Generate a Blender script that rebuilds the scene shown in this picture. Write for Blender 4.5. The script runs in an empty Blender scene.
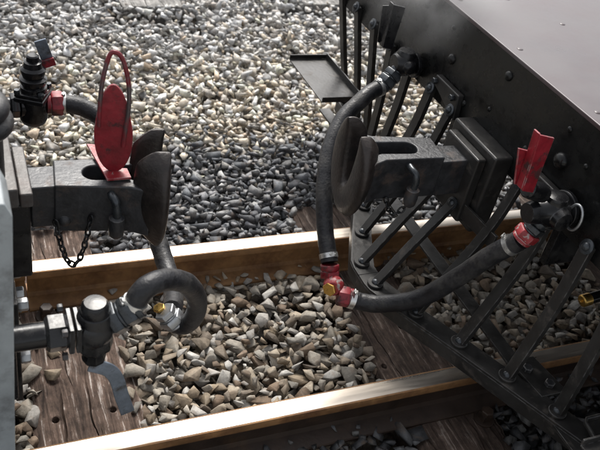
import bpy, bmesh, math, random
import numpy as np
from mathutils import Vector, Matrix
R_ = math.radians
S = bpy.context.scene
COL = S.collection

# ---------------------------------------------------------------- camera, light, exposure
cam_d = bpy.data.cameras.new('camera'); cam = bpy.data.objects.new('camera', cam_d); COL.objects.link(cam)
RM = ((0.91608871, -0.0928936, 0.39006699), (-0.36083614, -0.61522561, 0.7009242), (0.17486783, -0.78285901, -0.5971206))
CP = Vector((-0.70, -1.439, 1.555))
m = Matrix(((RM[0][0], -RM[0][1], -RM[0][2], CP.x), (RM[1][0], -RM[1][1], -RM[1][2], CP.y), (RM[2][0], -RM[2][1], -RM[2][2], CP.z), (0, 0, 0, 1)))
cam.matrix_world = m
cam_d.sensor_width = 36; cam_d.lens = 36*777/600
cam_d.clip_start = 0.05; cam_d.clip_end = 2000
cam_d.dof.use_dof = True; cam_d.dof.focus_distance = 2.0; cam_d.dof.aperture_fstop = 6.3
S.camera = cam

SUN_EL, SUN_AZ = R_(50), R_(16)      # azimuth from +Y towards +X
W = bpy.data.worlds.new('World'); S.world = W; W.use_nodes = True
nt = W.node_tree; bg = nt.nodes['Background']
sk = nt.nodes.new('ShaderNodeTexSky'); sk.sky_type = 'NISHITA'; sk.sun_disc = False
sk.sun_elevation = SUN_EL; sk.sun_rotation = SUN_AZ; sk.air_density = 1.0; sk.dust_density = 4.0; sk.ozone_density = 1.0
hs = nt.nodes.new('ShaderNodeHueSaturation'); hs.inputs['Saturation'].default_value = 0.22
nt.links.new(sk.outputs[0], hs.inputs['Color']); nt.links.new(hs.outputs[0], bg.inputs[0]); bg.inputs[1].default_value = 0.12
sd = bpy.data.lights.new('sun', 'SUN'); sun = bpy.data.objects.new('sun', sd); COL.objects.link(sun)
sd.energy = 1.5; sd.angle = R_(18); sd.color = (1, 0.955, 0.89)
sdir = Vector((math.sin(SUN_AZ)*math.cos(SUN_EL), math.cos(SUN_AZ)*math.cos(SUN_EL), math.sin(SUN_EL)))
sun.rotation_euler = sdir.to_track_quat('Z', 'Y').to_euler()
sun.location = (0, 0, 5)
S.view_settings.view_transform = 'Standard'; S.view_settings.look = 'None'
S.view_settings.gamma = 1; S.view_settings.exposure = 1.1
S.render.engine = 'CYCLES'

# ---------------------------------------------------------------- materials
def mat(name, base, rough=.5, metal=0., var=.25, scale=18., bump=.15, bscale=120., second=None, sscale=9., smin=.5, smax=.62,
        s_rough=None, s_metal=None, rvar=.12, coat=0., bdist=.002, spec=.5, edge=None, erad=.0035, emin=.44):
    M = bpy.data.materials.new(name); M.use_nodes = True
    n = M.node_tree.nodes; l = M.node_tree.links; b = n['Principled BSDF']
    tc = n.new('ShaderNodeTexCoord')
    nz = n.new('ShaderNodeTexNoise'); nz.inputs['Scale'].default_value = scale; nz.inputs['Detail'].default_value = 8; nz.inputs['Roughness'].default_value = .65
    l.new(tc.outputs['Object'], nz.inputs['Vector'])
    cr = n.new('ShaderNodeValToRGB'); e = cr.color_ramp.elements
    e[0].position = .3; e[1].position = .72
    e[0].color = tuple(c*(1-var) for c in base)+(1,); e[1].color = tuple(min(1, c*(1+var)) for c in base)+(1,)
    l.new(nz.outputs['Fac'], cr.inputs[0]); colout = cr.outputs[0]
    rr = n.new('ShaderNodeMapRange'); rr.inputs['To Min'].default_value = max(.03, rough-rvar); rr.inputs['To Max'].default_value = min(1, rough+rvar)
    rr.inputs['From Min'].default_value = .3; rr.inputs['From Max'].default_value = .7
    l.new(nz.outputs['Fac'], rr.inputs['Value']); rout = rr.outputs[0]
    b.inputs['Metallic'].default_value = metal
    b.inputs['Specular IOR Level'].default_value = spec
    if second:
        n2 = n.new('ShaderNodeTexNoise'); n2.inputs['Scale'].default_value = sscale; n2.inputs['Detail'].default_value = 10; n2.inputs['Roughness'].default_value = .7
        mp = n.new('ShaderNodeMapping'); mp.inputs['Location'].default_value = (3.1, 1.7, 5.3)
        l.new(tc.outputs['Object'], mp.inputs['Vector']); l.new(mp.outputs[0], n2.inputs['Vector'])
        mr = n.new('ShaderNodeMapRange'); mr.inputs['From Min'].default_value = smin; mr.inputs['From Max'].default_value = smax
        l.new(n2.outputs['Fac'], mr.inputs['Value'])
        mx = n.new('ShaderNodeMixRGB'); l.new(mr.outputs[0], mx.inputs[0]); l.new(colout, mx.inputs[1]); mx.inputs[2].default_value = tuple(second)+(1,)
        colout = mx.outputs[0]
        if s_rough is not None:
            m2 = n.new('ShaderNodeMixRGB'); l.new(mr.outputs[0], m2.inputs[0]); l.new(rout, m2.inputs[1]); m2.inputs[2].default_value = (s_rough,)*3+(1,)
            rout = m2.outputs[0]
        if s_metal is not None:
            m3 = n.new('ShaderNodeMapRange'); m3.inputs['To Min'].default_value = metal; m3.inputs['To Max'].default_value = s_metal
            l.new(mr.outputs[0], m3.inputs['Value']); l.new(m3.outputs[0], b.inputs['Metallic'])
    if edge:      # paint rubbed off along the corners, broken up by noise
        bv = n.new('ShaderNodeBevel'); bv.samples = 4; bv.inputs['Radius'].default_value = erad
        ge = n.new('ShaderNodeNewGeometry'); dt = n.new('ShaderNodeVectorMath'); dt.operation = 'DOT_PRODUCT'
        l.new(bv.outputs[0], dt.inputs[0]); l.new(ge.outputs['Normal'], dt.inputs[1])
        e1 = n.new('ShaderNodeMapRange'); e1.inputs['From Min'].default_value = .985; e1.inputs['From Max'].default_value = .86; l.new(dt.outputs['Value'], e1.inputs['Value'])
        en = n.new('ShaderNodeTexNoise'); en.inputs['Scale'].default_value = 55; en.inputs['Detail'].default_value = 6; l.new(tc.outputs['Object'], en.inputs['Vector'])
        e2 = n.new('ShaderNodeMapRange'); e2.inputs['From Min'].default_value = emin; e2.inputs['From Max'].default_value = emin+.1; l.new(en.outputs['Fac'], e2.inputs['Value'])
        em = n.new('ShaderNodeMath'); em.operation = 'MULTIPLY'; l.new(e1.outputs[0], em.inputs[0]); l.new(e2.outputs[0], em.inputs[1])
        ex = n.new('ShaderNodeMixRGB'); l.new(em.outputs[0], ex.inputs[0]); l.new(colout, ex.inputs[1]); ex.inputs[2].default_value = tuple(edge)+(1,); colout = ex.outputs[0]
    l.new(colout, b.inputs['Base Color']); l.new(rout, b.inputs['Roughness'])
    if bump:
        nb = n.new('ShaderNodeTexNoise'); nb.inputs['Scale'].default_value = bscale; nb.inputs['Detail'].default_value = 6
        l.new(tc.outputs['Object'], nb.inputs['Vector'])
        bp = n.new('ShaderNodeBump'); bp.inputs['Strength'].default_value = bump; bp.inputs['Distance'].default_value = bdist
        l.new(nb.outputs['Fac'], bp.inputs['Height']); l.new(bp.outputs[0], b.inputs['Normal'])
    if coat:
        b.inputs['Coat Weight'].default_value = coat; b.inputs['Coat Roughness'].default_value = .12
    return M

M = {}
M['black'] = mat('black_paint', (.008, .008, .009), .27, edge=(.10, .10, .105), emin=.5, spec=.38, var=.35, bump=.25, bscale=60, second=(.03, .029, .028), sscale=14, smin=.52, smax=.7, s_rough=.6)
M['blackbar'] = mat('black_bar_paint', (.022, .021, .020), .4, edge=(.17, .165, .16), emin=.46, spec=.4, var=.35, bump=.3, bscale=80, second=(.075, .065, .056), sscale=22, smin=.55, smax=.72, s_rough=.7)
M['beam'] = mat('black_beam_paint', (.007, .007, .007), .26, spec=.3, var=.4, bump=.2, bscale=30, second=(.016, .017, .015), sscale=6, smin=.5, smax=.75, s_rough=.5, bdist=.003)
M['cast'] = mat('cast_iron_worn', (.034, .035, .038), .42, edge=(.22, .21, .2), emin=.42, metal=.25, var=.4, scale=30, bump=.6, bscale=110, second=(.1, .07, .055), sscale=12, smin=.55, smax=.72, s_rough=.7)
M['castbrown'] = mat('cast_iron_rusty_mouth', (.034, .027, .024), .42, edge=(.2, .18, .165), emin=.42, metal=.3, var=.4, scale=30, bump=.6, bscale=110, second=(.014, .013, .013), sscale=10, smin=.48, smax=.62)
M['rubber'] = mat('black_rubber', (.013, .013, .015), .42, spec=.4, var=.4, scale=50, bump=.6, bscale=160, second=(.055, .052, .048), sscale=14, smin=.48, smax=.72, s_rough=.75)
M['red'] = mat('red_paint', (.21, .009, .017), .38, edge=(.55, .5, .48), erad=.002, emin=.44, var=.45, scale=22, bump=.5, bscale=70, second=(.045, .012, .012), sscale=22, smin=.52, smax=.6, s_rough=.65)
M['redchip'] = mat('chipped_red_paint', (.25, .02, .025), .42, edge=(.6, .55, .53), erad=.003, emin=.4, var=.3, scale=30, bump=.5, bscale=90, second=(.32, .27, .25), sscale=45, smin=.56, smax=.6, s_rough=.6)
M['grey'] = mat('grey_wagon_paint', (.25, .275, .285), .45, edge=(.5, .52, .52), emin=.45, var=.2, scale=14, bump=.5, bscale=18, second=(.13, .14, .145), sscale=16, smin=.5, smax=.68, bdist=.004)
M['rustplate'] = mat('rusty_grey_plate', (.085, .08, .076), .5, metal=.3, var=.3, scale=30, bump=.5, second=(.06, .045, .04), sscale=18, smin=.48, smax=.66)
M['steel'] = mat('bare_steel', (.38, .39, .4), .38, metal=.85, var=.25, scale=50, bump=.3, second=(.12, .1, .09), sscale=25, smin=.6, smax=.75, s_rough=.6)
M['leversteel'] = mat('blued_steel', (.16, .19, .23), .4, metal=.6, var=.3, scale=40, bump=.3, second=(.06, .055, .05), sscale=30, smin=.55, smax=.7)
M['redworn'] = mat('worn_red_rod', (.16, .012, .018), .4, var=.35, scale=40, bump=.4, bscale=90, second=(.11, .09, .09), sscale=11, smin=.5, smax=.6, s_rough=.4, s_metal=.6)
M['zinc'] = mat('zinc_clamp', (.62, .62, .6), .32, metal=.9, var=.15, scale=60, bump=.2)
M['brass'] = mat('brass', (.6, .38, .11), .32, metal=.95, var=.25, scale=50, bump=.2)
M['footplate'] = mat('glossy_footplate_paint', (.042, .024, .026), .3, var=.4, scale=5, bump=.3, bscale=9, second=(.075, .064, .067), sscale=3.5, smin=.42, smax=.66, s_rough=.5, bdist=.003, spec=.42, coat=.12)
M['nutgrey'] = mat('greasy_nut', (.045, .05, .055), .3, metal=.5, var=.4, scale=50, bump=.3)

# rail: bright running surface on top, rust below
def rail_mat():
    M_ = mat('rail_rust', (.27, .145, .06), .66, metal=.15, var=.35, scale=16, bump=.5, bscale=70, second=(.13, .06, .025), sscale=9, smin=.45, smax=.65)
    return M_
M['railrust'] = rail_mat()
M['webdark'] = mat('dark_rail_web', (.035, .022, .016), .6, var=.4, scale=16, bump=.5, bscale=70, second=(.07, .04, .022), sscale=7, smin=.55, smax=.75)  # dark brown for the near rail below its head, and for spikes
M['railtop'] = mat('rail_running_surface', (.58, .52, .45), .33, metal=.9, var=.22, scale=20, bump=.1, bscale=40, second=(.34, .25, .17), sscale=14, smin=.56, smax=.68, s_rough=.5)
# stretch the running surface grain along the rail
_n = M['railtop'].node_tree; 
for nd in list(_n.nodes):
    if nd.type == 'TEX_NOISE':
        mp = _n.nodes.new('ShaderNodeMapping'); mp.inputs['Scale'].default_value = (.12, 1.6, 1)
        tcn = [q for q in _n.nodes if q.type == 'TEX_COORD'][0]
        _n.links.new(tcn.outputs['Object'], mp.inputs['Vector']); _n.links.new(mp.outputs[0], nd.inputs['Vector'])

def wood_mat(name, c1, c2, light):
    M_ = bpy.data.materials.new(name); M_.use_nodes = True
    n = M_.node_tree.nodes; l = M_.node_tree.links; b = n['Principled BSDF']
    tc = n.new('ShaderNodeTexCoord'); mp = n.new('ShaderNodeMapping'); mp.inputs['Scale'].default_value = (34, 2.6, 34)
    l.new(tc.outputs['Object'], mp.inputs['Vector'])
    nz = n.new('ShaderNodeTexNoise'); nz.inputs['Scale'].default_value = 2.2; nz.inputs['Detail'].default_value = 12; nz.inputs['Roughness'].default_value = .72; nz.inputs['Distortion'].default_value = .5
    l.new(mp.outputs[0], nz.inputs['Vector'])
    cr = n.new('ShaderNodeValToRGB'); e = cr.color_ramp.elements
    e[0].position = .34; e[0].color = c1+(1,); e[1].position = .56; e[1].color = c2+(1,)
    e2 = cr.color_ramp.elements.new(.66); e2.color = light+(1,)
    l.new(nz.outputs['Fac'], cr.inputs[0])
    big = n.new('ShaderNodeTexNoise'); big.inputs['Scale'].default_value = 14; big.inputs['Detail'].default_value = 9; big.inputs['Roughness'].default_value = .7
    l.new(tc.outputs['Object'], big.inputs['Vector'])
    mr = n.new('ShaderNodeMapRange'); mr.inputs['From Min'].default_value = .35; mr.inputs['From Max'].default_value = .68; mr.inputs['To Min'].default_value = .5; mr.inputs['To Max'].default_value = 1.45
    l.new(big.outputs['Fac'], mr.inputs['Value'])
    mx = n.new('ShaderNodeMixRGB'); mx.blend_type = 'MULTIPLY'; mx.inputs[0].default_value = 1
    l.new(cr.outputs[0], mx.inputs[1]); l.new(mr.outputs[0], mx.inputs[2])
    l.new(mx.outputs[0], b.inputs['Base Color']); b.inputs['Roughness'].default_value = .85; b.inputs['Specular IOR Level'].default_value = .25
    mp2 = n.new('ShaderNodeMapping'); mp2.inputs['Scale'].default_value = (60, 2.2, 60); l.new(tc.outputs['Object'], mp2.inputs['Vector'])
    n3 = n.new('ShaderNodeTexNoise'); n3.inputs['Scale'].default_value = 1.6; n3.inputs['Detail'].default_value = 8; l.new(mp2.outputs[0], n3.inputs['Vector'])
    ad = n.new('ShaderNodeMath'); ad.operation = 'ADD'; l.new(n3.outputs['Fac'], ad.inputs[0]); l.new(nz.outputs['Fac'], ad.inputs[1])
    bp = n.new('ShaderNodeBump'); bp.inputs['Strength'].default_value = .9; bp.inputs['Distance'].default_value = .006
    l.new(ad.outputs[0], bp.inputs['Height']); l.new(bp.outputs[0], b.inputs['Normal'])
    return M_
M['wood'] = wood_mat('weathered_brown_sleeper', (.03, .021, .017), (.145, .10, .078), (.50, .45, .41))
M['wood_dark'] = wood_mat('dark_brown_sleeper', (.028, .02, .016), (.09, .063, .05), (.26, .22, .19))
M['wood_grey'] = wood_mat('grey_weathered_timber', (.13, .125, .12), (.3, .29, .27), (.42, .4, .38))

def stone_mat():
    M_ = bpy.data.materials.new('ballast_stone'); M_.use_nodes = True
    n = M_.node_tree.nodes; l = M_.node_tree.links; b = n['Principled BSDF']
    at = n.new('ShaderNodeAttribute'); at.attribute_name = 'stone'
    tc = n.new('ShaderNodeTexCoord')
    nz = n.new('ShaderNodeTexNoise'); nz.inputs['Scale'].default_value = 70; nz.inputs['Detail'].default_value = 9; nz.inputs['Roughness'].default_value = .7
    l.new(tc.outputs['Object'], nz.inputs['Vector'])
    mr = n.new('ShaderNodeMapRange'); mr.inputs['From Min'].default_value = .3; mr.inputs['From Max'].default_value = .7; mr.inputs['To Min'].default_value = .62; mr.inputs['To Max'].default_value = 1.35
    l.new(nz.outputs['Fac'], mr.inputs['Value'])
    mx = n.new('ShaderNodeMixRGB'); mx.blend_type = 'MULTIPLY'; mx.inputs[0].default_value = 1
    l.new(at.outputs['Color'], mx.inputs[1]); l.new(mr.outputs[0], mx.inputs[2])
    n2 = n.new('ShaderNodeTexNoise'); n2.inputs['Scale'].default_value = 28; n2.inputs['Detail'].default_value = 5; l.new(tc.outputs['Object'], n2.inputs['Vector'])
    m2 = n.new('ShaderNodeMapRange'); m2.inputs['From Min'].default_value = .55; m2.inputs['From Max'].default_value = .72; m2.inputs['To Max'].default_value = .5
    l.new(n2.outputs['Fac'], m2.inputs['Value'])
    mm = n.new('ShaderNodeMixRGB'); l.new(m2.outputs[0], mm.inputs[0]); l.new(mx.outputs[0], mm.inputs[1]); mm.inputs[2].default_value = (.17, .11, .065, 1)
    l.new(mm.outputs[0], b.inputs['Base Color']); b.inputs['Roughness'].default_value = .72; b.inputs['Specular IOR Level'].default_value = .35
    bp = n.new('ShaderNodeBump'); bp.inputs['Strength'].default_value = .7; bp.inputs['Distance'].default_value = .004
    l.new(nz.outputs['Fac'], bp.inputs['Height']); l.new(bp.outputs[0], b.inputs['Normal'])
    return M_
M['stone'] = stone_mat()
M['earth'] = mat('dark_grit', (.085, .07, .055), .9, var=.5, scale=60, bump=1, bscale=90, bdist=.01)
M['platform'] = mat('platform_concrete', (.3, .29, .27), .85, var=.2, scale=10, bump=.4)

# ---------------------------------------------------------------- mesh helpers
def V(*a): return Vector(a[0]) if len(a) == 1 else Vector(a)
def basis(d, up=(0, 0, 1)):
    d = Vector(d).normalized(); up = Vector(up)
    if abs(d.dot(up)) > .98: up = Vector((1, 0, 0))
    x = up.cross(d).normalized(); y = d.cross(x).normalized()
    return x, y, d
class MB:
    def __init__(s): s.bm = bmesh.new()
    def box(s, c, size, rot=None):
        sx, sy, sz = [q/2 for q in size]; c = Vector(c)
        mm = rot if rot is not None else Matrix.Identity(3)
        vs = [s.bm.verts.new(c+mm @ Vector((x*sx, y*sy, z*sz))) for x in (-1, 1) for y in (-1, 1) for z in (-1, 1)]
        for f in ((0, 1, 3, 2), (4, 6, 7, 5), (0, 4, 5, 1), (2, 3, 7, 6), (0, 2, 6, 4), (1, 5, 7, 3)):
            s.bm.faces.new([vs[i] for i in f])
        return s
    def rings(s, rings, cap=True, closed=False):
        R = [[s.bm.verts.new(p) for p in r] for r in rings]; k = len(R[0])
        rng = range(len(R)) if closed else range(len(R)-1)
        for i in rng:
            A, B = R[i], R[(i+1) % len(R)]
            for j in range(k):
                try: s.bm.faces.new((A[j], A[(j+1) % k], B[(j+1) % k], B[j]))
                except ValueError: pass
        if cap and not closed:
            s.bm.faces.new(R[0][::-1]); s.bm.faces.new(R[-1])
        return s
    def lathe(s, p, d, prof, seg=24, rot=0., squash=1.):
        x, y, z = basis(d); p = Vector(p)
        s.rings([[p+z*t+(x*math.cos(a)+y*math.sin(a)*squash)*max(r, 1e-4) for a in [rot+2*math.pi*j/seg for j in range(seg)]] for t, r in prof])
        return s
    def cyl(s, p, q, r, seg=20, r2=None, bev=0.):
        p, q = Vector(p), Vector(q); L = (q-p).length; r2 = r if r2 is None else r2
        b = min(bev, L*.4, r*.6)
        prof = [(0, r-b), (b, r), (L-b, r2), (L, r2-b)] if b else [(0, r), (L, r2)]
        return s.lathe(p, q-p, prof, seg)
    def hexn(s, p, d, r, h, rot=0.):
        return s.lathe(p, d, [(0, r*.9), (h*.12, r), (h*.85, r), (h, r*.86)], 6, rot)
    def dome(s, p, d, r, h=None, seg=16):
        h = h or r*.7
        return s.lathe(p, d, [(0, r)]+[(h*math.sin(a), r*math.cos(a)) for a in [R_(15), R_(35), R_(55), R_(75), R_(88)]], seg)
    def tube(s, pts, r, seg=16, closed=False, flat=None, up=(0, 0, 1)):
        pts = [Vector(p) for p in pts]; n = len(pts); rings = []; x0 = None
        for i, p in enumerate(pts):
            a = pts[i-1] if (i > 0 or closed) else p; b = pts[(i+1) % n] if (i < n-1 or closed) else p
            d = (b-a).normalized()
            if x0 is None: x, y, _ = basis(d, up)
            else:
                x = (x0-d*x0.dot(d)).normalized(); y = d.cross(x)
            x0 = x; rr = r[i] if isinstance(r, (list, tuple)) else r
            if flat: rings.append([p+x*flat[0]*u+y*flat[1]*w for u, w in ((-.5, -.5), (.5, -.5), (.5, .5), (-.5, .5))])
            else: rings.append([p+(x*math.cos(t)+y*math.sin(t))*rr for t in [2*math.pi*j/seg for j in range(seg)]])
        return s.rings(rings, closed=closed)
    def prism(s, poly, vec):
        vec = Vector(vec); a = [s.bm.verts.new(p) for p in poly]; b = [s.bm.verts.new(Vector(p)+vec) for p in poly]; k = len(a)
        s.bm.faces.new(a[::-1]); s.bm.faces.new(b)
        for i in range(k): s.bm.faces.new((a[i], a[(i+1) % k], b[(i+1) % k], b[i]))
        return s
    def build(s, name, material, parent=None, bevel=0., smooth=True, seg=2, angle=35):
        bmesh.ops.recalc_face_normals(s.bm, faces=s.bm.faces)
        me = bpy.data.meshes.new(name); s.bm.to_mesh(me); s.bm.free()
        o = bpy.data.objects.new(name, me); COL.objects.link(o)
        me.materials.append(material)
        if smooth:
            me.polygons.foreach_set('use_smooth', [True]*len(me.polygons))
            me.set_sharp_from_angle(angle=R_(angle))
        if bevel:
            bv = o.modifiers.new('bevel', 'BEVEL'); bv.width = bevel; bv.segments = seg; bv.limit_method = 'ANGLE'; bv.angle_limit = R_(40); bv.harden_normals = True
        if parent:
            o.parent = parent
            root = parent
            off = Vector((0, 0, 0))
            while root: off += root.location; root = root.parent
            me.transform(Matrix.Translation(-off))
        return o
def smooth_path(pts, per=8):
    pts = [Vector(p) for p in pts]; out = []
    P = [pts[0]*2-pts[1]]+pts+[pts[-1]*2-pts[-2]]
    for i in range(1, len(P)-2):
        a, b, c, d = P[i-1:i+3]
        for k in range(per):
            t = k/per
            out.append(.5*((2*b)+(c-a)*t+(2*a-5*b+4*c-d)*t*t+(3*b-a-3*c+d)*t**3))
    out.append(pts[-1]); return out
def tag(o, label=None, cat=None, group=None, kind=None):
    if label: o['label'] = label
    if cat: o['category'] = cat
    if group: o['group'] = group
    if kind: o['kind'] = kind
    return o
def thing(name, label, cat, loc=(0, 0, 0), group=None):
    o = bpy.data.objects.new(name, None); COL.objects.link(o); o.location = loc; o.empty_display_size = .1
    return tag(o, label, cat, group)

# ---------------------------------------------------------------- ground
g = MB(); g.box((0, 0, -.27), (400, 400, .1))
tag(g.build('ground', M['earth'], smooth=False), kind='structure')
pf = MB(); pf.box((0, -2.92, .04), (40, 4.2, .42))  # platform out of view, raised to keep low sky light off the near rail
tag(pf.build('platform', M['platform'], bevel=.02), kind='structure')

# ---------------------------------------------------------------- rails
def rail(yc, x0, x1, label, dark=False):
    h = [(-.0285, -.006), (-.0265, -.001), (-.022, 0.0), (.022, 0.0), (.0265, -.001), (.0285, -.006)]
    prof = h+[(.0285, -.022), (.0255, -.028), (.009, -.036), (.007, -.045), (.007, -.092), (.013, -.104), (.055, -.113), (.058, -.117), (.058, -.124),
              (-.058, -.124), (-.058, -.117), (-.055, -.113), (-.013, -.104), (-.007, -.092), (-.007, -.045), (-.009, -.036), (-.0255, -.028), (-.0285, -.022)]
    b = MB(); n = 60
    b.rings([[V(x0+(x1-x0)*i/n, yc+y, z) for y, z in prof] for i in range(n+1)])
    o = b.build('rail', M['railrust'], smooth=True, angle=25)
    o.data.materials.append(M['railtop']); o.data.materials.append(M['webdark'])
    for p in o.data.polygons:
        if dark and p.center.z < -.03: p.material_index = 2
        if p.normal.z > .93 and p.center.z > -.004 and abs(p.center.y-yc) < .024: p.material_index = 1
    tag(o, label, 'rail', 'steel rails of the track')
    return o
rail(.3235, -.562, 14, 'polished top steel rail behind the couplers, brown rusty web facing the viewer')
rail(.3235, -14, -.568, 'end of the next rail length behind the left wagon, butted to the far rail')
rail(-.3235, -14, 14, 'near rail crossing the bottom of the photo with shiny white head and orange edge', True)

# ---------------------------------------------------------------- sleepers
def sleeper(x0, x1, y0, y1, mt, label, seed, top=-.122, spikes=(), holes=()):
    rnd = random.Random(seed); L = y1-y0; b = MB(); bm = b.bm
    nx, ny = 14, 110; yc = (y0+y1)/2; xc = (x0+x1)/2
    def h(x, y): return top + rnd.uniform(-.0015, .0015)
    grooves = [rnd.uniform(x0+.02, x1-.02) for _ in range(4)]
    top_v = []
    xs = sorted([x0+(x1-x0)*i/nx for i in range(nx+1)]+[gx+d for gx in grooves for d in (-.003, 0, .003)])
    gset = set(gx+d for gx in grooves for d in (-.003, 0, .003))
    for j in range(ny+1):
        y = y0+L*j/ny; row = []
        for i, x in enumerate(xs):
            xx = x; z = h(x, y)
            if i in (0, len(xs)-1): xx += .004*math.sin(y*31+seed+i)+rnd.uniform(-.003, .003); z -= .008
            if x in gset: xx += .006*math.sin(y*13+x*70)+.0025*math.sin(y*47+x*30)+rnd.uniform(-.0008, .0008)
            if x in grooves: z -= .012*max(0, math.sin(y*7+x*90)*.6+.5)
            row.append(bm.verts.new((xx, y, z)))
        top_v.append(row)
    for j in range(ny):
        for i in range(len(xs)-1): bm.faces.new((top_v[j][i], top_v[j][i+1], top_v[j+1][i+1], top_v[j+1][i]))
    bz = top-.14
    ring = [r[0] for r in top_v][::-1]+top_v[0][1:]+[r[-1] for r in top_v[1:]]+top_v[-1][::-1][1:-1]
    bot = [bm.verts.new((v.co.x, v.co.y, bz)) for v in ring]
    for i in range(len(ring)): bm.faces.new((ring[i], bot[i], bot[(i+1) % len(ring)], ring[(i+1) % len(ring)]))
    bm.faces.new(bot)
    e = thing('sleeper', label, 'sleeper', (xc, yc, top), 'wooden sleepers')
    tb = b.build('timber', mt, e, smooth=True, angle=30)
    if holes:
        cb = MB()
        for hx, hy in holes: cb.cyl((hx-xc, hy-yc, -.05), (hx-xc, hy-yc, .03), .0095, 16)
        co = cb.build('cutter', mt); md = tb.modifiers.new('h', 'BOOLEAN'); md.object = co; md.operation = 'DIFFERENCE'; md.solver = 'EXACT'
        co.location = e.location; bpy.context.view_layer.update()
        me = bpy.data.meshes.new_from_object(tb.evaluated_get(bpy.context.evaluated_depsgraph_get())); tb.modifiers.clear(); tb.data = me
        bpy.data.objects.remove(co)
    for sx, sy in spikes:
        s = MB(); s.box((sx, sy, top+.012), (.03, .03, .03)); s.hexn((sx, sy, top+.027), (0, 0, 1), .019, .016, .4)
        s.lathe((sx, sy, top+.001), (0, 0, 1), [(0, .03), (.006, .03)], 16)
        s.build('spike', M['webdark'], e, bevel=.003)
    return e
sleeper(-.598, -.322, -.64, .635, M['wood'], 'weathered brown sleeper with peeling grain below the left brake valve and chain', 3, spikes=((-.52, .235), (-.50, -.41)), holes=((-.545, -.135), (-.40, -.135)))
sleeper(.36, .64, -.66, .63, M['wood_dark'], 'dark brown splintered sleeper under the tip of the black bar grille', 8, spikes=((.60, -.41), (.60, .235)), holes=((.53, -.02), (.40, -.16)))
for k, (x, nm) in enumerate(((1.34, 'dark sleeper in shadow far below the black front beam'),)):
    sleeper(x, x+.26, -.64, .64, M['wood_dark'], nm, 20+k)
sleeper(.12, .44, 2.33, 3.4, M['wood_grey'], 'pale grey timber end at the top left of the gravel', 31, top=-.085)
sleeper(1.13, 1.45, 2.40, 3.4, M['wood_grey'], 'pale grey timber end at the top edge beside the black bars', 32, top=-.085)

# ---------------------------------------------------------------- ballast
rng = np.random.default_rng(7)
def rock(seed, bevel=True):
    r = np.random.default_rng(seed); bm = bmesh.new()
    sc = np.array([1.05, r.uniform(.6, .9), r.uniform(.4, .68)])
    pts = r.normal(size=(9 if bevel else 8, 3)); pts /= np.linalg.norm(pts, axis=1)[:, None]; pts *= r.uniform(.8, 1.2, (len(pts), 1)); pts *= sc
    for p in pts: bm.verts.new(p)
    bmesh.ops.convex_hull(bm, input=bm.verts)
    bmesh.ops.delete(bm, geom=[v for v in bm.verts if not v.link_faces], context='VERTS')
    bmesh.ops.dissolve_limit(bm, angle_limit=R_(14), verts=bm.verts, edges=bm.edges)
    if bevel: bmesh.ops.bevel(bm, geom=list(bm.edges), offset=.04, segments=1, affect='EDGES', clamp_overlap=True)
    bmesh.ops.triangulate(bm, faces=bm.faces)
    bm.verts.ensure_lookup_table()
    v = np.array([x.co[:] for x in bm.verts]); f = np.array([[q.index for q in t.verts] for t in bm.faces]); bm.free()
    return v, f
ROCK_HI = [rock(100+i) for i in range(26)]; ROCK_LO = [rock(300+i, False) for i in range(20)]
PAL_IN = np.array([(.34, .305, .25), (.27, .24, .195), (.28, .22, .15), (.17, .12, .08), (.22, .175, .125), (.45, .43, .39), (.32, .30, .27), (.15, .12, .09), (.37, .31, .23), (.25, .23, .195)])
PAL_CREAM = np.array([(.5, .46, .39), (.4, .37, .32), (.36, .35, .33), (.58, .54, .47), (.27, .26, .25), (.42, .35, .28), (.18, .18, .18), (.5, .48, .45)])*np.array([1.45, 1.38, 1.26])
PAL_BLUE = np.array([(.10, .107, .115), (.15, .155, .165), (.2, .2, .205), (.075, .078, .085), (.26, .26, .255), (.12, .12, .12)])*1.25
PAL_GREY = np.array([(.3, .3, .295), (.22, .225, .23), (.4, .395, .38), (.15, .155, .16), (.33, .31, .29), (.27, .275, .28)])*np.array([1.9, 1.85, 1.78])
blocks = [(-14, 14, .27, .38), (-14, 14, -.38, -.27)]
def blocked(x, y, r):
    if abs(abs(y)-.3235) < .0085+r*.6: return True
    return False
GX0, GY0, GS = -3.0, -1.6, .008
HM = np.full((int(8.4/GS), int(6.0/GS)), -.205)
def fill_hm(x0, x1, y0, y1, z):
    a, b = int((x0-GX0)/GS), int((x1-GX0)/GS); c, d = int((y0-GY0)/GS), int((y1-GY0)/GS)
    HM[max(a, 0):max(b, 0), max(c, 0):max(d, 0)] = z
SL = [(-.598, -.322, -.64, .635, -.122), (.36, .64, -.66, .63, -.122), (1.34, 1.6, -.64, .64, -.122), (.12, .44, 2.33, 3.4, -.085), (1.13, 1.45, 2.40, 3.4, -.085)]
for q in SL: fill_hm(*q)
for yy in (-.3235, .3235): fill_hm(-3, 5, yy-.058, yy+.058, -.11)
def noise2(x, y):
    return (math.sin(x*3.1+1.3*math.sin(y*2.3))+math.sin(y*4.7+x*1.9+1)+math.sin(x*7.3-y*5.1)*.6)/2.6
def in_sleeper(x, y, pad):
    for a, b, c, d, z in SL:
        if a-pad < x < b+pad and c-pad < y < d+pad: return True
    return False
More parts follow.
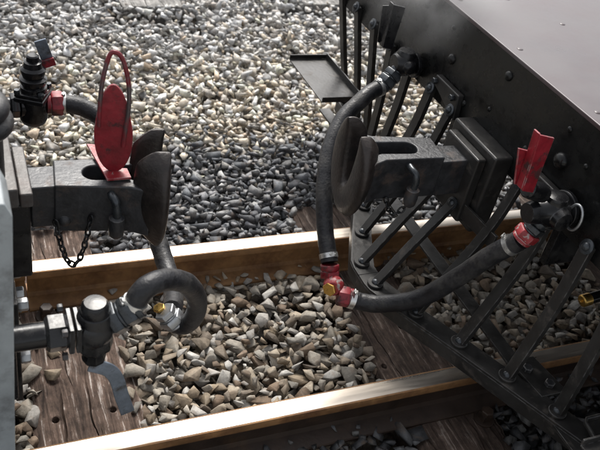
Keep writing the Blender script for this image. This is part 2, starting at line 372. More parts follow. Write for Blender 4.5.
def ballast(name, label, stones, hi):
    lib = ROCK_HI if hi else ROCK_LO
    VV, FF, CC = [], [], []; off = 0
    for (x, y, r, pal, lim) in stones:
        if blocked(x, y, r): continue
        R = max(2, int(r*.75/GS)); i, j = int((x-GX0)/GS), int((y-GY0)/GS)
        if i-R < 0 or j-R < 0 or i+R >= HM.shape[0] or j+R >= HM.shape[1]: continue
        patch = HM[i-R:i+R+1, j-R:j+R+1]
        base = .55*float(patch.mean())+.45*float(np.percentile(patch, 92))
        v, f = lib[rng.integers(len(lib))]
        zr = r*.55
        zc = base+zr*.62
        if zc+zr*.5 > lim: continue
        if in_sleeper(x, y, -.004) and not (in_sleeper(x, y, 0) and not in_sleeper(x, y, -.022) and rng.random() < .25) and rng.random() > .003: continue
        a = rng.uniform(0, 6.283); tx, ty = rng.normal(0, .38, 2)
        ca, sa = math.cos(a), math.sin(a)
        Rz = np.array([[ca, -sa, 0], [sa, ca, 0], [0, 0, 1]])
        Rx = np.array([[1, 0, 0], [0, math.cos(tx), -math.sin(tx)], [0, math.sin(tx), math.cos(tx)]])
        Ry = np.array([[math.cos(ty), 0, math.sin(ty)], [0, 1, 0], [-math.sin(ty), 0, math.cos(ty)]])
        p = (v*r) @ (Rz @ Rx @ Ry).T
        flip = rng.random() < .5
        if flip: p[:, 1] *= -1
        ff = f[:, ::-1] if flip else f
        VV.append(p+np.array([x, y, zc])); FF.append(ff+off); off += len(p)
        c = pal[rng.integers(len(pal))]*rng.uniform(.70, 1.26); c = c*.9+c.mean()*.1
        CC.append(np.tile(np.append(np.clip(c, 0, .7), 1), (len(p), 1)))
        # raise the height map by an ellipsoid cap
        R2 = max(2, int(r*.8/GS)); gx, gy = np.mgrid[-R2:R2+1, -R2:R2+1]
        dd = (gx*gx+gy*gy)*(GS*GS)/(r*.85)**2
        cap = np.where(dd < 1, zc+zr*np.sqrt(np.clip(1-dd, 0, 1)), -9)
        sub = HM[max(i-R2, 0):i+R2+1, max(j-R2, 0):j+R2+1]
        if cap.shape == sub.shape: np.maximum(sub, cap, out=sub)
    Va = np.concatenate(VV); Fa = np.concatenate(FF); Ca = np.concatenate(CC)
    me = bpy.data.meshes.new(name)
    me.vertices.add(len(Va)); me.vertices.foreach_set('co', Va.ravel())
    me.loops.add(len(Fa)*3); me.loops.foreach_set('vertex_index', Fa.ravel().astype(np.int32))
    me.polygons.add(len(Fa)); me.polygons.foreach_set('loop_start', np.arange(0, len(Fa)*3, 3, dtype=np.int32))
    me.update(calc_edges=True); me.validate()
    ca = me.color_attributes.new('stone', 'FLOAT_COLOR', 'POINT'); ca.data.foreach_set('color', Ca.ravel())
    me.materials.append(M['stone'])
    o = bpy.data.objects.new(name, me); COL.objects.link(o)
    tag(o, label, 'ballast', kind='stuff'); print(name, len(VV), 'stones', len(Fa), 'tris')
    return o
def grid_stones(x0, x1, y0, y1, step, rfun, palfun, lim, layers):
    out = []
    for L in range(layers):
        pts = []
        nx, ny = int((x1-x0)/step), int((y1-y0)/step)
        for i in range(nx):
            for j in range(ny):
                x = x0+(i+rng.uniform(0, 1))*step; y = y0+(j+rng.uniform(0, 1))*step
                pts.append((x, y, rfun(), palfun(x, y), lim(x, y) if callable(lim) else lim))
        rng.shuffle(pts); out += [tuple(p) for p in pts]
    return out
def r_in():
    return float(np.clip(rng.lognormal(math.log(.0228), .36), .009, .040))
def r_out():
    return float(np.clip(rng.lognormal(math.log(.0205), .33), .008, .036))
def pal_in(x, y): return PAL_IN
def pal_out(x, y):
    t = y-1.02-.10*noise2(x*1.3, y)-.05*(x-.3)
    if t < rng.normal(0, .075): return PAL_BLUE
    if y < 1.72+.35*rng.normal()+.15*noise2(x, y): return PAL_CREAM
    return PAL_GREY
st = grid_stones(-1.5, 1.9, -.31, .31, .0255, r_in, pal_in, lambda x, y: -.10, 4)
st = [s_ for s_ in st]
ballast('ballast', 'mixed brown and pale angular stones lying between the two rails', st, True)
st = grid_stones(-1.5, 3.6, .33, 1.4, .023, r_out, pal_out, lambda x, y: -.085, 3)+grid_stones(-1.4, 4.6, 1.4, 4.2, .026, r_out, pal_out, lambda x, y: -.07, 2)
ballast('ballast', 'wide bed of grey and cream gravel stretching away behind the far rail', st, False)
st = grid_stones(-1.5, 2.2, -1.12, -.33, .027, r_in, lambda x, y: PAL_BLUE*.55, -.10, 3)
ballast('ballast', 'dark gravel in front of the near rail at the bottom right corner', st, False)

# ---------------------------------------------------------------- shared coupler casting
def coupler(root, s, xb, xe, yb, ye, zt, name, zc):
    """bell-mouthed chopper coupler: s=+1 points to +X (bell at xb), body runs back to xe"""
    d = (Vector((xb, yb, 0))-Vector((xe, ye, 0))).normalized(); n = Vector((-d.y, d.x, 0))
    L = (Vector((xb, yb))-Vector((xe, ye))).length; o = Vector((xe, ye, 0)); hb = .125
    def P(u, v, z): return o+d*u+n*v+Vector((0, 0, z))
    b = MB()
    # body: U shaped plan, slot open to the bell
    w0, w1, sl = .049, .058, .027
    s0 = L*.27
    arc = [(s0+sl*(1-math.cos(a)), sl*math.sin(a)) for a in [R_(q) for q in range(0, 91, 18)]]
    right = [(0, -w0), (L-.065, -w1), (L-.022, -w1-.022), (L-.03, -sl-.014), (L-.06, -sl)]+[(u, -v) for u, v in arc[::-1]]
    left = [(u, v) for u, v in arc[1:]]+[(L-.06, sl), (L-.03, sl+.014), (L-.022, w1+.022), (L-.065, w1), (0, w0)]
    b.prism([P(u, v, zt-hb) for u, v in right+left], (0, 0, hb))
    c = b.build('coupler', M['cast'], root, bevel=.004, seg=3)
    tag(c, name)
    # floor web low inside the slot
    f = MB(); f.box(P(L*.45, 0, zt-hb+.012), (L*.5, sl*2+.01, .02), Matrix((d, n, (0, 0, 1))).transposed())
    f.build('slot_floor', M['castbrown'], c)
    # the flared bell with a U notch
    ry, rz = (.112, .148) if s > 0 else (.110, .140); nn = 48; rings = []; zb = zc-.052
    for i in range(nn+1):
        u = -1+2*i/nn; a = R_(-90+151*u)        # opening faces up
        oy, oz = ry*math.cos(a), zc+rz*math.sin(a)
        iy = (1 if u > 0 else -1)*(.037 if s > 0 else .040)*abs(u)**.62; iz = zb+(zc+rz*math.sin(R_(61))-zb)*abs(u)**1.6
        k_ = min(1, math.hypot(oy-iy, oz-iz)/.05)*((.62 if s > 0 else .45)+.38*(1-abs(u))**.6)
        e_ = min(i, nn-i); shr = (0.3, .8, 1, 1)[e_] if e_ < 4 else 1
        my, mz = (oy+iy)/2, (oz+iz)/2
        iy, iz, oy, oz = my+(iy-my)*shr, mz+(iz-mz)*shr, my+(oy-my)*shr, mz+(oz-mz)*shr
        ring = []
        fx = lambda q: L+.020-.008*k_*(2*q-1)**2
        for q, e in ((0., .008), (.06, .002), (.35, 0), (.7, 0), (.94, .002), (1., .009)): ring.append(P(fx(q)-e, iy+(oy-iy)*q, iz+(oz-iz)*q))
        for q, e in ((1., .020), (.95, .027), (.65, .027+.03*k_), (.35, .027+.055*k_), (.06, .027+.066*k_), (0., .024+.058*k_)): ring.append(P(L+.020-e*(.7+.3*shr), iy+(oy-iy)*q, iz+(oz-iz)*q))
        rings.append(ring)
    bb = MB(); bb.rings(rings)
    bo = bb.build('bell_mouth', M['castbrown'], c, angle=60, bevel=.0)
    sm = bo.modifiers.new('sub', 'SUBSURF'); sm.levels = 1; sm.render_levels = 1
    # side boss, hanging pin shackle
    p = MB(); q = P(.02, -w0-.001, zt-.095); p.dome(q, -n if s > 0 else n*-1, .014, .009)
    p.build('bolt', M['cast'], c)
    return c, P, L, w0, w1, d, n

# ---------------------------------------------------------------- brake valve + hose
def hex_stack(b, p, d, items, seg=6):
    p = Vector(p); d = Vector(d).normalized()
    for h, r, sg in items:
        b.lathe(p, d, [(0, r*.93), (h*.15, r), (h*.85, r), (h, r*.93)], sg); p = p+d*h*.98
    return p
def hose(root, pts, r, clampts, mt=None, label=None):
    path = smooth_path(pts, 10); b = MB(); b.tube(path, [r*(1+.012*math.sin(i*1.3)+.01*math.sin(i*.37+2)) for i in range(len(path))], 24); ho = b.build('hose', mt or M['rubber'], root, angle=60)
    if label: tag(ho, label)
    for t, w in clampts:
        i = min(len(path)-2, max(1, int(t*(len(path)-1)))); p = path[i]; d = (path[i+1]-path[i-1]).normalized()
        c = MB(); c.lathe(p-d*w/2, d, [(0, r+.0006), (0, r+.0025), (w, r+.0025), (w, r+.0006)], 28)
        x, y, z = basis(d); c.box(p+y*(r+.004), (.010, .006, w*.8), Matrix((x, y, z)).transposed()); c.cyl(p+y*(r+.005)-x*.009, p+y*(r+.005)+x*.009, .0024, 8)
        c.build('clamp', M['zinc'], ho)
    return ho

# ================================================================ LEFT WAGON
wagon = thing('rail_wagon', 'grey painted wagon end at the left edge with coupler, brake valves and curled black hose', 'wagon', (-.9, 0, 0))
b = MB(); b.box((-1.0, .10, .40), (.72, .92, .30)); b.build('headstock', M['black'], wagon, bevel=.006)
b = MB(); b.prism([V(-1.66, -.47, -.02), V(-.668, -.47, -.02), V(-.640, -.47, .80), V(-.650, -.47, .826), V(-1.66, -.47, .826)], (0, .1, 0)); sp = b.build('side_plate', M['grey'], wagon, bevel=.003)
b = MB(); b.box((-1.3, .08, .72), (.95, 1.0, .08)); b.build('deck', M['grey'], wagon, bevel=.006)
b = MB(); b.box((-1.2, -.1, .1), (.6, .5, .3)); b.build('underframe', M['black'], wagon, bevel=.01)
for nm, x, w, z0, z1 in (('mounting_plate', -.621, .034, .538, .585), ('mounting_plate', -.588, .026, .53, .565)):
    b = MB(); b.box((x, -.005, (z0+z1)/2), (w, .2 if x < -.6 else .18, z1-z0)); b.build(nm, M['rustplate'], wagon, bevel=.004)
b = MB(); b.box((-.608, .0, .43), (.056, .17, .20)); b.build('plate_shade_block', M['black'], wagon, bevel=.006)  # black block added under the plates: their shaded side put into its colour
b = MB(); b.box((-.632, -.12, .24), (.016, .22, .30)); br = b.build('bracket', M['black'], wagon, bevel=.003)
for y, z in ((-.03, .30), (-.10, .30), (-.20, .36), (-.20, .2)):
    b = MB(); b.hexn((-.624, y, z), (1, 0, 0), .015, .022); b.build('bolt', M['steel'], br, bevel=.0015)
b = MB(); b.prism([V(-.575, -.038, .43), V(-.50, -.038, .43), V(-.50, -.038, .538), V(-.575, -.038, .538)], (0, .08, 0)); b.build('shank', M['cast'], wagon, bevel=.004)
cL, PL, LL, w0, w1, dL, nL = coupler(wagon, 1, -.30, -.522, -.018, .004, .545, 'worn black cast coupler pointing right, long slot in its top', .500)
def shackle(parent, p, out):
    """bent handle of the coupling pin, hanging on the near side"""
    b = MB(); p = Vector(p); o = Vector((0, -1, 0))
    b.tube(smooth_path([p-o*.03+V(out*.004, 0, 0), p+o*.008, p+o*.024+V(out*.005, 0, -.006), p+o*.03+V(out*.008, 0, -.026), p+o*.028+V(out*.009, 0, -.05)], 5), .0092, 14)
    b.build('pin_handle', M['nutgrey'], parent, angle=60)
    b = MB(); b.lathe(p+o*.027+V(out*.009, 0, -.045), V(0, 0, -1), [(0, .010), (.005, .017), (.03, .0185), (.05, .017), (.058, .010)], 16)
    b.build('pin', M['cast'], parent, angle=50)
shackle(cL, (-.41, -.058, .525), 1)
def chain(parent, a, bpt, sag, link=.021, r=.0026):
    a, bpt = Vector(a), Vector(bpt); n = 120
    pts = [a.lerp(bpt, i/n)-V(0, 0, sag*(1-(2*i/n-1)**2)) for i in range(n+1)]
    L = sum((pts[i+1]-pts[i]).length for i in range(n)); k = int(L/(link*.78)); acc = 0; tgt = L/k; j = 0; b = MB(); last = pts[0]; cnt = 0
    for i in range(n):
        acc += (pts[i+1]-pts[i]).length
        if acc >= tgt*.999 or i == n-1:
            q = pts[i+1]; d = (q-last).normalized(); x, y, z = basis(d, (1, 0, 0)); c = (q+last)/2
            ang = R_(35) if cnt % 2 else R_(-50); u = x*math.cos(ang)+y*math.sin(ang)
            loop = []
            for t in range(16):
                A = 2*math.pi*t/16; loop.append(c+z*(link*.52*math.cos(A))+u*(link*.30*math.sin(A)))
            b.tube(loop, r, 8, closed=True); last = q; acc = 0; cnt += 1
    return b.build('chain', M['black'], parent, angle=60)
chain(cL, (-.528, -.062, .465), (-.452, -.062, .465), .135)

# near brake valve (left)
def mkvalve(name, label=None, root=None, parts=()):
    pass
b = MB(); y = -.40; z = .470
b.cyl((-.66, y, z), (-.585, y, z), .0245, 24)
b.lathe((-.592, y, z), (1, 0, 0), [(0, .030), (.006, .036), (.034, .036), (.04, .031)], 6, R_(0))
for xx in (-.553, -.540): b.lathe((xx, y, z), (1, 0, 0), [(0, .041), (.0015, .043), (.009, .043), (.0105, .041)], 4, R_(45))
vl = b.build('brake_valve', M['black'], wagon, bevel=.003); tag(vl, 'black brake valve with blue grey lever at the lower left')
b = MB(); b.lathe((-.532, y, z), (1, 0, 0), [(0, .030), (.006, .036), (.02, .041), (.034, .040), (.05, .032), (.058, .026)], 28)
b.lathe((-.503, y, z+.008), (0, 0, 1), [(0, .036), (.02, .034), (.034, .03), (.036, .022)], 24)
b.lathe((-.503, y, z-.015), (0, 0, -1), [(0, .034), (.02, .036), (.03, .036), (.036, .026), (.052, .02), (.062, .024), (.072, .022)], 8)
b.build('valve_body', M['black'], vl, bevel=.003, angle=45)
b = MB(); b.lathe((-.503, y, z+.038), (0, 0, 1), [(0, .026), (.004, .028), (.022, .0245), (.028, .02), (.029, .01)], 24); b.build('cap', M['black'], vl, angle=40)
od = V(.075, -.0, .048).normalized(); p0 = V(-.485, y, z+.004)
b = MB(); pe = hex_stack(b, p0, od, [(.014, .024, 24), (.022, .034, 6), (.006, .028, 24), (.024, .031, 6), (.012, .026, 24)]); b.build('outlet_nut', M['nutgrey'], vl, bevel=.002)
for dy, dz in ((-.033, .03), (-.033, -.03), (.033, .03)):
    b = MB(); b.hexn((-.556, y+dy, z+dz), (-1, 0, 0), .008, .01); b.build('bolt', M['cast'], vl)
b = MB(); lv = smooth_path([(-.512, y-.004, .374), (-.494, y-.008, .368), (-.474, y-.012, .356), (-.460, y-.016, .330), (-.450, y-.02, .285), (-.436, y-.024, .232)], 5)
b.tube(lv, 0, flat=(.029, .006), up=(-.55, .83, 0)); b.build('lever', M['leversteel'], vl, bevel=.0015)
hl2 = hose(wagon, [tuple(pe-od*.02), (-.412, -.395, .549), (-.367, -.370, .541), (-.312, -.335, .492), (-.272, -.300, .410), (-.262, -.275, .335), (-.274, -.255, .286), (-.297, -.242, .283)], .0218, ((.05, .013),), label='black hose looping round from the lower valve')
b = MB(); hex_stack(b, V(-.292, -.244, .283), V(-.5, .2, .62), [(.006, .025, 24), (.022, .029, 6), (.005, .024, 24), (.014, .026, 6)]); b.build('hose_coupling', M['steel'], wagon, bevel=.002)
b = MB(); hex_stack(b, V(-.318, -.222, .288), V(-.35, .1, 1), [(.010, .014, 6), (.016, .010, 16), (.007, .014, 6)]); b.build('brass_fitting', M['brass'], wagon, bevel=.001)
# far brake valve (left)
y = .42; z = .472
b = MB(); b.cyl((-.66, y, z), (-.555, y, z), .022, 20); b.lathe((-.575, y, z), (1, 0, 0), [(0, .03), (.004, .033), (.02, .033), (.024, .03)], 6)
vf = b.build('brake_valve', M['black'], wagon, bevel=.002); tag(vf, 'black brake valve with tall stepped cap at the upper left')
b = MB(); b.lathe((-.518, y, z-.055), (0, 0, 1), [(0, .022), (.006, .03), (.02, .036), (.05, .038), (.075, .037)], 28)
b.cyl((-.55, y, z), (-.49, y, z), .031, 24)
b.build('valve_body', M['black'], vf, bevel=.002, angle=45)
b = MB(); b.lathe((-.518, y, z+.02), (0, 0, 1), [(0, .052), (.002, .054), (.011, .054), (.013, .05)], 4, R_(20)); b.lathe((-.518, y, z+.034), (0, 0, 1), [(0, .049), (.002, .051), (.008, .051), (.010, .048)], 4, R_(20)); b.build('flange', M['black'], vf, bevel=.006)
for a in (20, 110, 200, 290):
    b = MB(); b.hexn((-.518+.043*math.cos(R_(a-90)), y+.043*math.sin(R_(a-90)), z+.044), (0, 0, 1), .0085, .01); b.build('bolt', M['nutgrey'], vf)
b = MB(); b.lathe((-.516, y, z+.044), (0, 0, 1), [(0, .034), (.012, .033), (.014, .028), (.026, .034), (.034, .034), (.038, .026), (.052, .031), (.06, .031), (.066, .024), (.08, .022), (.082, .016), (.095, .0155), (.098, .012)], 28); b.build('bonnet', M['black'], vf, angle=30)
b = MB(); hex_stack(b, V(-.486, y, z+.002), V(1, 0, 0), [(.012, .026, 20), (.03, .033, 6)]); b.build('outlet_nut', M['red'], vf, bevel=.002)
b = MB(); b.box((-.485, y+.03, z+.138), (.030, .006, .062), Matrix.Rotation(R_(-18), 3, 'Y')); b.build('lever', M['leversteel'], vf, bevel=.002)
b = MB(); b.box((-.476, y+.022, z+.108), (.034, .008, .022), Matrix.Rotation(R_(-18), 3, 'Y')); b.build('lever_tip', M['red'], vf, bevel=.002)
hl1 = hose(wagon, [(-.455, .42, .474), (-.43, .415, .474), (-.385, .405, .462), (-.34, .37, .44), (-.30, .28, .385), (-.272, .17, .32), (-.262, .08, .278), (-.256, 0, .25), (-.257, -.06, .248), (-.266, -.12, .262), (-.283, -.18, .285), (-.297, -.218, .302)], .0235, ((.06, .012),), label='black hose running behind the left coupler from the far valve')
# curled hose end hanging over the headstock
b = MB()
for k, (zz, rr, tr) in enumerate(((.735, .034, .019), (.766, .027, .020))):
    b.tube([V(-.656+rr*math.cos(a), -.085+1.4*rr*math.sin(a), zz) for a in [2*math.pi*i/40 for i in range(40)]], tr, 16, closed=True)
b.cyl((-.652, -.085, .60), (-.652, -.085, .782), .027, 24, bev=.008)
b.build('rubber_buffer', M['rubber'], wagon, angle=60)
b = MB(); b.cyl((-.655, .30, .56), (-.655, .30, .72), .02, 18); b.build('upright_pipe', M['grey'], wagon)

# ================================================================ RED PADDLE in the left coupler
pad = thing('coupling_paddle', 'red oval metal paddle with tall thin wire loop standing upright in the left coupler slot', 'paddle', (-.395, -.01, .545))
ang = R_(12); ux = V(math.cos(ang), -math.sin(ang), 0); uz = V(-.03, 0, 1).normalized()
o_ = V(-.3965, -.012, .552)
def PP(u, v): return o_+ux*u+uz*v
out = []
for i in range(36):
    a = 2*math.pi*i/36; v = .108-.108*math.cos(a); w = .0385*abs(math.sin(a))**1.05*(1.0+.16*math.cos(a)) ; u = w if a < math.pi else -w
    out.append(PP(u*(1.04 if v < .12 else 1), v))
b = MB(); b.prism(out, Vector(ux.cross(uz))*.007); disc = b.build('disc', M['red'], pad, bevel=.0015)
b = MB(); b.tube(smooth_path([PP(-.031, .115)+V(0, -.006, 0), PP(-.0285, .17)+V(0, -.006, 0), PP(-.022, .225)+V(0, -.004, 0), PP(-.008, .277), PP(.005, .285), PP(.018, .27), PP(.028, .225)+V(0, -.006, 0), PP(.029, .17)+V(0, -.01, 0), PP(.022, .11)+V(0, -.011, 0), PP(.018, .07)+V(0, -.01, 0)], 8), .0048, 12)
b.build('loop_handle', M['redworn'], pad, angle=60)
b = MB(); b.prism([V(-.437, .098, .5485), V(-.418, .093, .5485), V(-.393, -.006, .5485), V(-.366, -.010, .5485), V(-.364, -.046, .5485), V(-.417, -.047, .5485)], (0, 0, .006)); b.build('foot', M['redchip'], pad, bevel=.0015)

# ================================================================ LOCOMOTIVE FRONT (right)
loco = thing('locomotive', 'black locomotive front at the right with slatted grille, coupler and red valve lever', 'locomotive', (.9, 0, 0))
b = MB(); b.box((.645, 0, .657), (.04, 2.1, .274)); b.build('front_beam', M['beam'], loco, bevel=.003)
b = MB(); b.box((1.9, 0, .797), (2.552, 2.12, .012)); fp = b.build('footplate', M['footplate'], loco, bevel=.003)
for x, y in ((.664, .372), (.841, .386), (.921, .215), (.662, -.262), (.662, -.58), (.662, .06), (1.15, .2), (1.2, -.1), (.95, -.3)):
    b = MB(); b.dome((x, y, .8025), (0, 0, 1), .009, .0028); b.build('rivet', M['footplate'], fp)
for s_ in (-1, 1):
    b = MB(); b.box((1.9, s_*.27, .56), (2.4, .025, .44)); b.build('side_frame', M['black'], loco, bevel=.003)
b = MB(); b.box((1.15, 0, .5), (.02, .52, .4)); b.build('cross_stretcher', M['black'], loco)
for s_ in (-1, 1):
    b = MB(); b.lathe((1.75, s_*.235, .30), (0, s_, 0), [(0, .33), (.02, .33), (.022, .30), (.08, .30), (.082, .1), (.1, .1)], 48); b.build('wheel', M['black'], loco)
b = MB(); b.cyl((1.75, -.3, .30), (1.75, .3, .30), .05); b.build('axle', M['black'], loco)
for s_ in (-1, 1):
    b = MB(); b.cyl((1.0, s_*.62, .46), (1.6, s_*.62, .46), .17, 32, bev=.02); b.build('cylinder', M['black'], loco, angle=40)
for y, z, r in ((.274, .665, .016), (.023, .745, .014), (-.255, .665, .022), (.16, .585, .01), (.47, .745, .012), (-.24, .745, .008), (.31, .745, .008), (-.13, .62, .008), (.05, .63, .007), (-.33, .70, .007), (-.5, .66, .014), (.6, .665, .016), (.75, .745, .012)):
    b = MB(); b.dome((.625, y, z), (-1, 0, 0), r, r*.75); b.build('rivet', M['beam'], loco)
# coupler and plates
b = MB(); b.box((.598, 0, .452), (.062, .214, .246)); pr_ = b.build('mounting_plate', M['blackbar'], loco, bevel=.008)
b = MB(); b.box((.551, 0, .452), (.030, .16, .205)); b.build('mounting_plate', M['blackbar'], loco, bevel=.006)
b = MB(); b.prism([V(.44, -.042, .42), V(.54, -.042, .42), V(.54, -.042, .53), V(.44, -.042, .53)], (0, .078, 0)); b.build('shank', M['cast'], loco, bevel=.004)
cR, PR, LR, w0, w1, dR, nR = coupler(loco, -1, .226, .462, .026, .004, .547, 'worn black cast coupler pointing left, brown flared mouth', .488)
shackle(cR, (.352, -.052, .528), 1)
chain(cR, (.31, -.045, .43), (.385, -.05, .42), .05)
# bars
NB = [(.36, .047), (.424, .18), (.491, .31), (.558, .448), (.623, .584), (.689, .72), (.715, .856), (.725, .99)]
TOP = {0: [(.45, .265), (.535, .395)], 1: [(.56, .39), (.605, .555)], 2: [(.585, .39), (.612, .555)], 3: [(.60, .36), (.612, .56)], 4: [(.625, .36), (.612, .56)], 5: [(.655, .34), (.612, .57)], 6: [(.668, .34), (.612, .57)], 7: [(.67, .34), (.612, .57)]}
w = .031
for s_ in (-1, 1):
    nb = NB if s_ > 0 else NB[:6]
    line = [(.36, 0.)]+[(x, y) for x, y in nb]
    out, inn = [], []
    for i, (x, y) in enumerate(line):
        if i == 0: out.append((x-w, 0.)); inn.append((x+w*1.1, 0.)); continue
        dx, dy = (.49, 1.); L_ = math.hypot(dx, dy); nx, ny = 1/L_, -dx/L_
        if i == 1: out += [(x-w, y-.012), (x-w*.85, y+.018)]; inn.append((x+w*1.1, y-.02))
        else: out.append((x-nx*w, y-ny*w)); inn.append((x+nx*w, y+ny*w))
    b = MB(); b.prism([V(x, s_*y, .108) for x, y in out+inn[::-1]], (0, 0, .008))
    lo = [(x, y) for x, y in out]; li = [(x+.006, y-.003) for x, y in out]
    lo[0] = (lo[0][0], 0); li[0] = (li[0][0], 0)
    b.prism([V(x, s_*y, .065) for x, y in lo+li[::-1]], (0, 0, .0425))
    b.build('grille_base_bar', M['blackbar'], loco, bevel=.002)
    for k, (bx, by) in enumerate(nb):
        y = s_*by; pts = [(bx, .124)]+TOP[k]
        path = smooth_path([V(px_, y, pz_) for px_, pz_ in [(bx+.004, .124)]+TOP[k]], 6)
        b = MB(); wid = .028 if k < 2 else .033
        b.tube(path, 0, flat=(wid, .016), up=(-.5, 0, 1)) 
        b.lathe((bx, y, .1165), (0, 0, 1), [(0, .0225), (.001, .024), (.0065, .024), (.008, .022)], 24)
        o = b.build('grille_bar', M['blackbar'], loco, bevel=.0015)
        b = MB(); b.dome((bx, y, .1245), (0, 0, 1), .0125, .010); b.build('rivet', M['nutgrey'], o)
        tx, tz = TOP[k][-1]; dd = V(-1, 0, .35).normalized()
        b = MB(); b.lathe((tx-.004, y, tz-.004), dd, [(0, .019), (.004, .019), (.005, .017)], 20); b.dome((tx-.008, y, tz-.002), dd, .0115, .010); b.build('rivet', M['nutgrey'], o)
b = MB(); b.prism([V(.60, -.76, .098), V(.645, -.76, .098), V(.645, .95, .098), V(.60, .95, .098)], (0, 0, .008)); b.build('cross_bar', M['blackbar'], loco, bevel=.001)
b = MB(); b.tube([V(.538, .11, .392), V(.546, -.05, .389), V(.566, -.215, .382)], 0, flat=(.008, .045), up=(0, 0, 1)); b.build('cross_bar', M['blackbar'], loco, bevel=.001)
for s_ in (-1, 1):
    b = MB(); b.prism([V(.60, s_*.40, .1085), V(.68, s_*.40, .1085), V(.70, s_*.53, .1085), V(.615, s_*.53, .1085)], (0, 0, .009)); gp = b.build('gusset_plate', M['blackbar'], loco, bevel=.002)
    for x, y in ((.63, .44), (.66, .50)):
        b = MB(); b.hexn((x, s_*y, .1178), (0, 0, 1), .014, .012); b.build('bolt', M['cast'], gp)
    b = MB()    # angle bracket on the beam
    b.prism([V(.603, s_*.165, .606), V(.603, s_*.295, .606), V(.603, s_*.295, .575), V(.603, s_*.155, .53)], (.021, 0, 0)); b.build('bracket', M['blackbar'], loco, bevel=.004)
    for y in (.285, .185):
        b = MB(); b.hexn((.6025, s_*y, .59), (-1, 0, 0), .010, .012); b.build('bolt', M['nutgrey'], loco)
    # step tray
    b = MB(); x0, x1, y0, y1, zz = .498, .655, .755, 1.085, .25
    b.box(((x0+x1)/2, s_*(y0+y1)/2, zz), (x1-x0, y1-y0, .005))
    b.box(((x0+x1)/2, s_*y0, zz+.0115), (x1-x0, .005, .018)); b.box(((x0+x1)/2, s_*y1, zz+.0115), (x1-x0, .005, .018)); b.box((x1, s_*(y0+y1)/2, zz+.0145), (.005, y1-y0-.006, .024))
    b.build('step_tray', M['blackbar'], loco, bevel=.0015)
# far valve (right)
y = .42; z = .578
b = MB(); b.cyl((.63, y, z-.01), (.56, y, z-.005), .024, 20); b.lathe((.612, y, z-.008), (-1, 0, 0), [(0, .037), (.002, .039), (.012, .039), (.014, .037)], 24)
v2 = b.build('brake_valve', M['black'], loco, bevel=.002); tag(v2, 'black brake valve with black upright lever at the top of the beam')
b = MB(); b.lathe((.60, y, z), (-1, 0, 0), [(0, .028), (.01, .034), (.03, .040), (.055, .036), (.07, .026)], 28); b.lathe((.567, y, z-.03), (0, 0, 1), [(0, .02), (.01, .03), (.06, .031), (.072, .024)], 24)
b.lathe((.567, y-.02, z), (0, -1, 0), [(0, .024), (.02, .022), (.028, .016), (.03, .01)], 20)
b.build('valve_body', M['black'], v2, angle=40)
od = V(-.075, -.02, -.072).normalized(); p0 = V(.552, y-.005, z-.015)
b = MB(); pe = hex_stack(b, p0, od, [(.02, .022, 20), (.02, .031, 6), (.006, .026, 24), (.022, .031, 6), (.014, .026, 24)]); b.build('outlet_nut', M['nutgrey'], v2, bevel=.002)
def lever(parent, A, B, mt):
    """two folded blades rising from one root: each quad is top-left, top-right, bottom-right, bottom-left"""
    b = MB(); A = [Vector(p) for p in A]; B = [Vector(p) for p in B]
    b.prism(A, (0, -.005, 0)); b.prism(B, (0, .005, 0))
    b.prism([A[0]+V(0, .0003, 0), A[3]+V(0, .0003, 0), A[3]+V(.005, .0003, 0), A[0]+V(.005, .0003, 0)], (0, .02, 0))
    return b.build('lever', mt, parent, bevel=.0012)
lever(v2, [(.468, .41, .770), (.510, .41, .762), (.502, .41, .630), (.469, .41, .636)], [(.450, .431, .755), (.486, .431, .756), (.487, .431, .630), (.462, .431, .643)], M['black'])
# near valve (right)
y = -.34; z = .585
b = MB(); b.cyl((.63, y, z), (.60, y, z), .026, 20); b.lathe((.615, y, z), (-1, 0, 0), [(0, .044), (.002, .047), (.012, .047), (.014, .043)], 28)
v3 = b.build('brake_valve', M['black'], loco, bevel=.002); tag(v3, 'black brake valve with bright red upright lever on the near side')
b = MB(); b.lathe((.602, y, z), (-1, 0, 0), [(0, .034), (.012, .040), (.03, .043), (.052, .038), (.064, .030), (.09, .028), (.105, .024)], 32)
b.lathe((.57, y, z-.045), (0, 0, 1), [(0, .018), (.008, .028), (.07, .032), (.088, .026), (.092, .012)], 24)
b.lathe((.57, y-.015, z), (0, -1, 0), [(0, .03), (.02, .028), (.034, .024), (.037, .018), (.038, .004)], 24)
b.build('valve_body', M['black'], v3, angle=40)
b = MB(); b.tube([V(.60, y-.045+.022*math.cos(a), z+.01+.034*math.sin(a)) for a in [2*math.pi*i/28 for i in range(28)]], .0035, 8, closed=True); b.build('retaining_ring', M['steel'], v3, angle=60)
lever(v3, [(.424, -.35, .812), (.466, -.35, .802), (.473, -.35, .656), (.440, -.35, .664)], [(.407, -.328, .762), (.444, -.328, .752), (.458, -.328, .658), (.436, -.328, .664)], M['red'])
b = MB(); b.lathe((.47, -.335, .655), (1, 0, -.35), [(0, .018), (.004, .022), (.04, .024), (.06, .022)], 20); b.build('lever_hub', M['black'], v3)
od = V(-.055, .02, -.12).normalized(); p0 = V(.556, y, z-.028)
b = MB(); pe3 = hex_stack(b, p0, od, [(.018, .022, 20), (.016, .029, 6), (.006, .024, 24)]); b.build('outlet_nut', M['nutgrey'], v3, bevel=.002)
b = MB(); pe4 = hex_stack(b, pe3, od, [(.024, .032, 6), (.010, .027, 24)]); b.build('red_nut', M['redchip'], v3, bevel=.002)
hR1 = hose(loco, [tuple(pe-od*0), (.452, .385, .498), (.405, .36, .478), (.345, .325, .447), (.28, .25, .39), (.243, .16, .315), (.229, .08, .233), (.226, .01, .172)], .0245, ((.03, .012), (.985, .014)), label='black hose hanging down in front of the far bars')
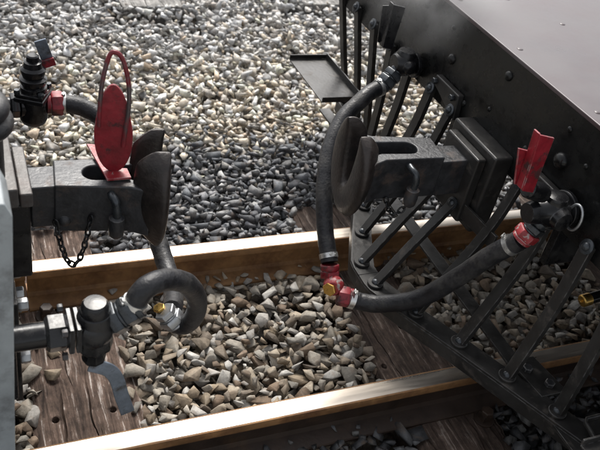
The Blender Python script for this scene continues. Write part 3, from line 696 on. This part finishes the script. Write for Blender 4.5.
hR2 = hose(loco, [(.268, -.08, .106), (.30, -.095, .102), (.345, -.125, .115), (.415, -.185, .18), (.468, -.24, .30), (.495, -.283, .40), tuple(pe4)], .0255, ((.03, .016), (.965, .012)), label='black hose sweeping up to the red nut')
b = MB(); hex_stack(b, V(.226, .006, .168), V(0, -.5, -.9), [(.018, .027, 24), (.022, .03, 6)]); b.build('hose_coupling', M['red'], loco, bevel=.002)
b = MB(); hex_stack(b, V(.275, -.082, .108), V(-1, .45, .05), [(.012, .027, 24), (.034, .030, 6)]); b.build('hose_coupling', M['red'], loco, bevel=.002)
b = MB(); b.lathe((.228, -.038, .128), (-.5, -.8, .2), [(-.02, .022), (0, .03), (.018, .026), (.026, .02)], 20); b.build('joint_body', M['redchip'], loco, bevel=.002)
b = MB(); hex_stack(b, V(.213, -.05, .128), V(-.8, -.6, .1), [(.012, .021, 6)]); b.build('brass_nut', M['brass'], loco, bevel=.002)
# pipe with a brass end below the beam
b = MB(); b.cyl((.90, -.305, .20), (1.3, -.31, .27), .017, 16); b.build('drain_pipe', M['black'], loco)
b = MB(); b.lathe((.885, -.305, .197), (1, 0, .17), [(0, .015), (.003, .0185), (.028, .0185), (.03, .016)], 20); b.lathe((.878, -.305, .196), (1, 0, .17), [(0, .005), (.012, .005)], 10); b.build('brass_end', M['brass'], loco, bevel=.001)

b = MB(); b.prism([V(.655, -.64, .135), V(.80, -.64, .135), V(.80, -.78, .135), V(.63, -.78, .135)], (0, 0, .006)); b.tube([V(.81, -.638, .148), V(.662, -.638, .148), V(.652, -.648, .148), V(.628, -.78, .148)], .005, 10)
b.build('foot_step', M['blackbar'], loco, bevel=.0015)
# thin drifting steam over the beam's upper edge
b = MB(); n_ = 16
b.lathe((.58, .40, .62), (.1, 0, 1), [(0, .02), (.05, .16), (.15, .25), (.27, .27), (.37, .2), (.44, .03)], 24)
sm_ = b.build('steam', None if False else M['stone'])
sm_.data.materials.clear()
Ms = bpy.data.materials.new('thin_steam'); Ms.use_nodes = True; n = Ms.node_tree.nodes; l = Ms.node_tree.links
n.remove(n['Principled BSDF']); vp = n.new('ShaderNodeVolumePrincipled'); vp.inputs['Color'].default_value = (.95, .95, .95, 1)
tc = n.new('ShaderNodeTexCoord'); nz = n.new('ShaderNodeTexNoise'); nz.inputs['Scale'].default_value = 5; nz.inputs['Detail'].default_value = 4
l.new(tc.outputs['Object'], nz.inputs['Vector'])
mp = n.new('ShaderNodeMapping'); mp.vector_type = 'POINT'; mp.inputs['Location'].default_value = (-2.4, -1.6, -3.4); mp.inputs['Scale'].default_value = (4, 4, 4)
l.new(tc.outputs['Object'], mp.inputs['Vector']); gr = n.new('ShaderNodeTexGradient'); gr.gradient_type = 'QUADRATIC_SPHERE'; l.new(mp.outputs[0], gr.inputs[0])
mr = n.new('ShaderNodeMapRange'); mr.inputs['From Min'].default_value = .4; mr.inputs['From Max'].default_value = .65; mr.inputs['To Max'].default_value = 11
l.new(nz.outputs['Fac'], mr.inputs['Value']); mu = n.new('ShaderNodeMath'); mu.operation = 'MULTIPLY'; l.new(mr.outputs[0], mu.inputs[0]); l.new(gr.outputs['Fac'], mu.inputs[1])
l.new(mu.outputs[0], vp.inputs['Density']); l.new(vp.outputs[0], n['Material Output'].inputs['Volume'])
sm_.data.materials.append(Ms); tag(sm_, 'faint white steam drifting over the upper edge of the black beam', 'steam', kind='stuff')
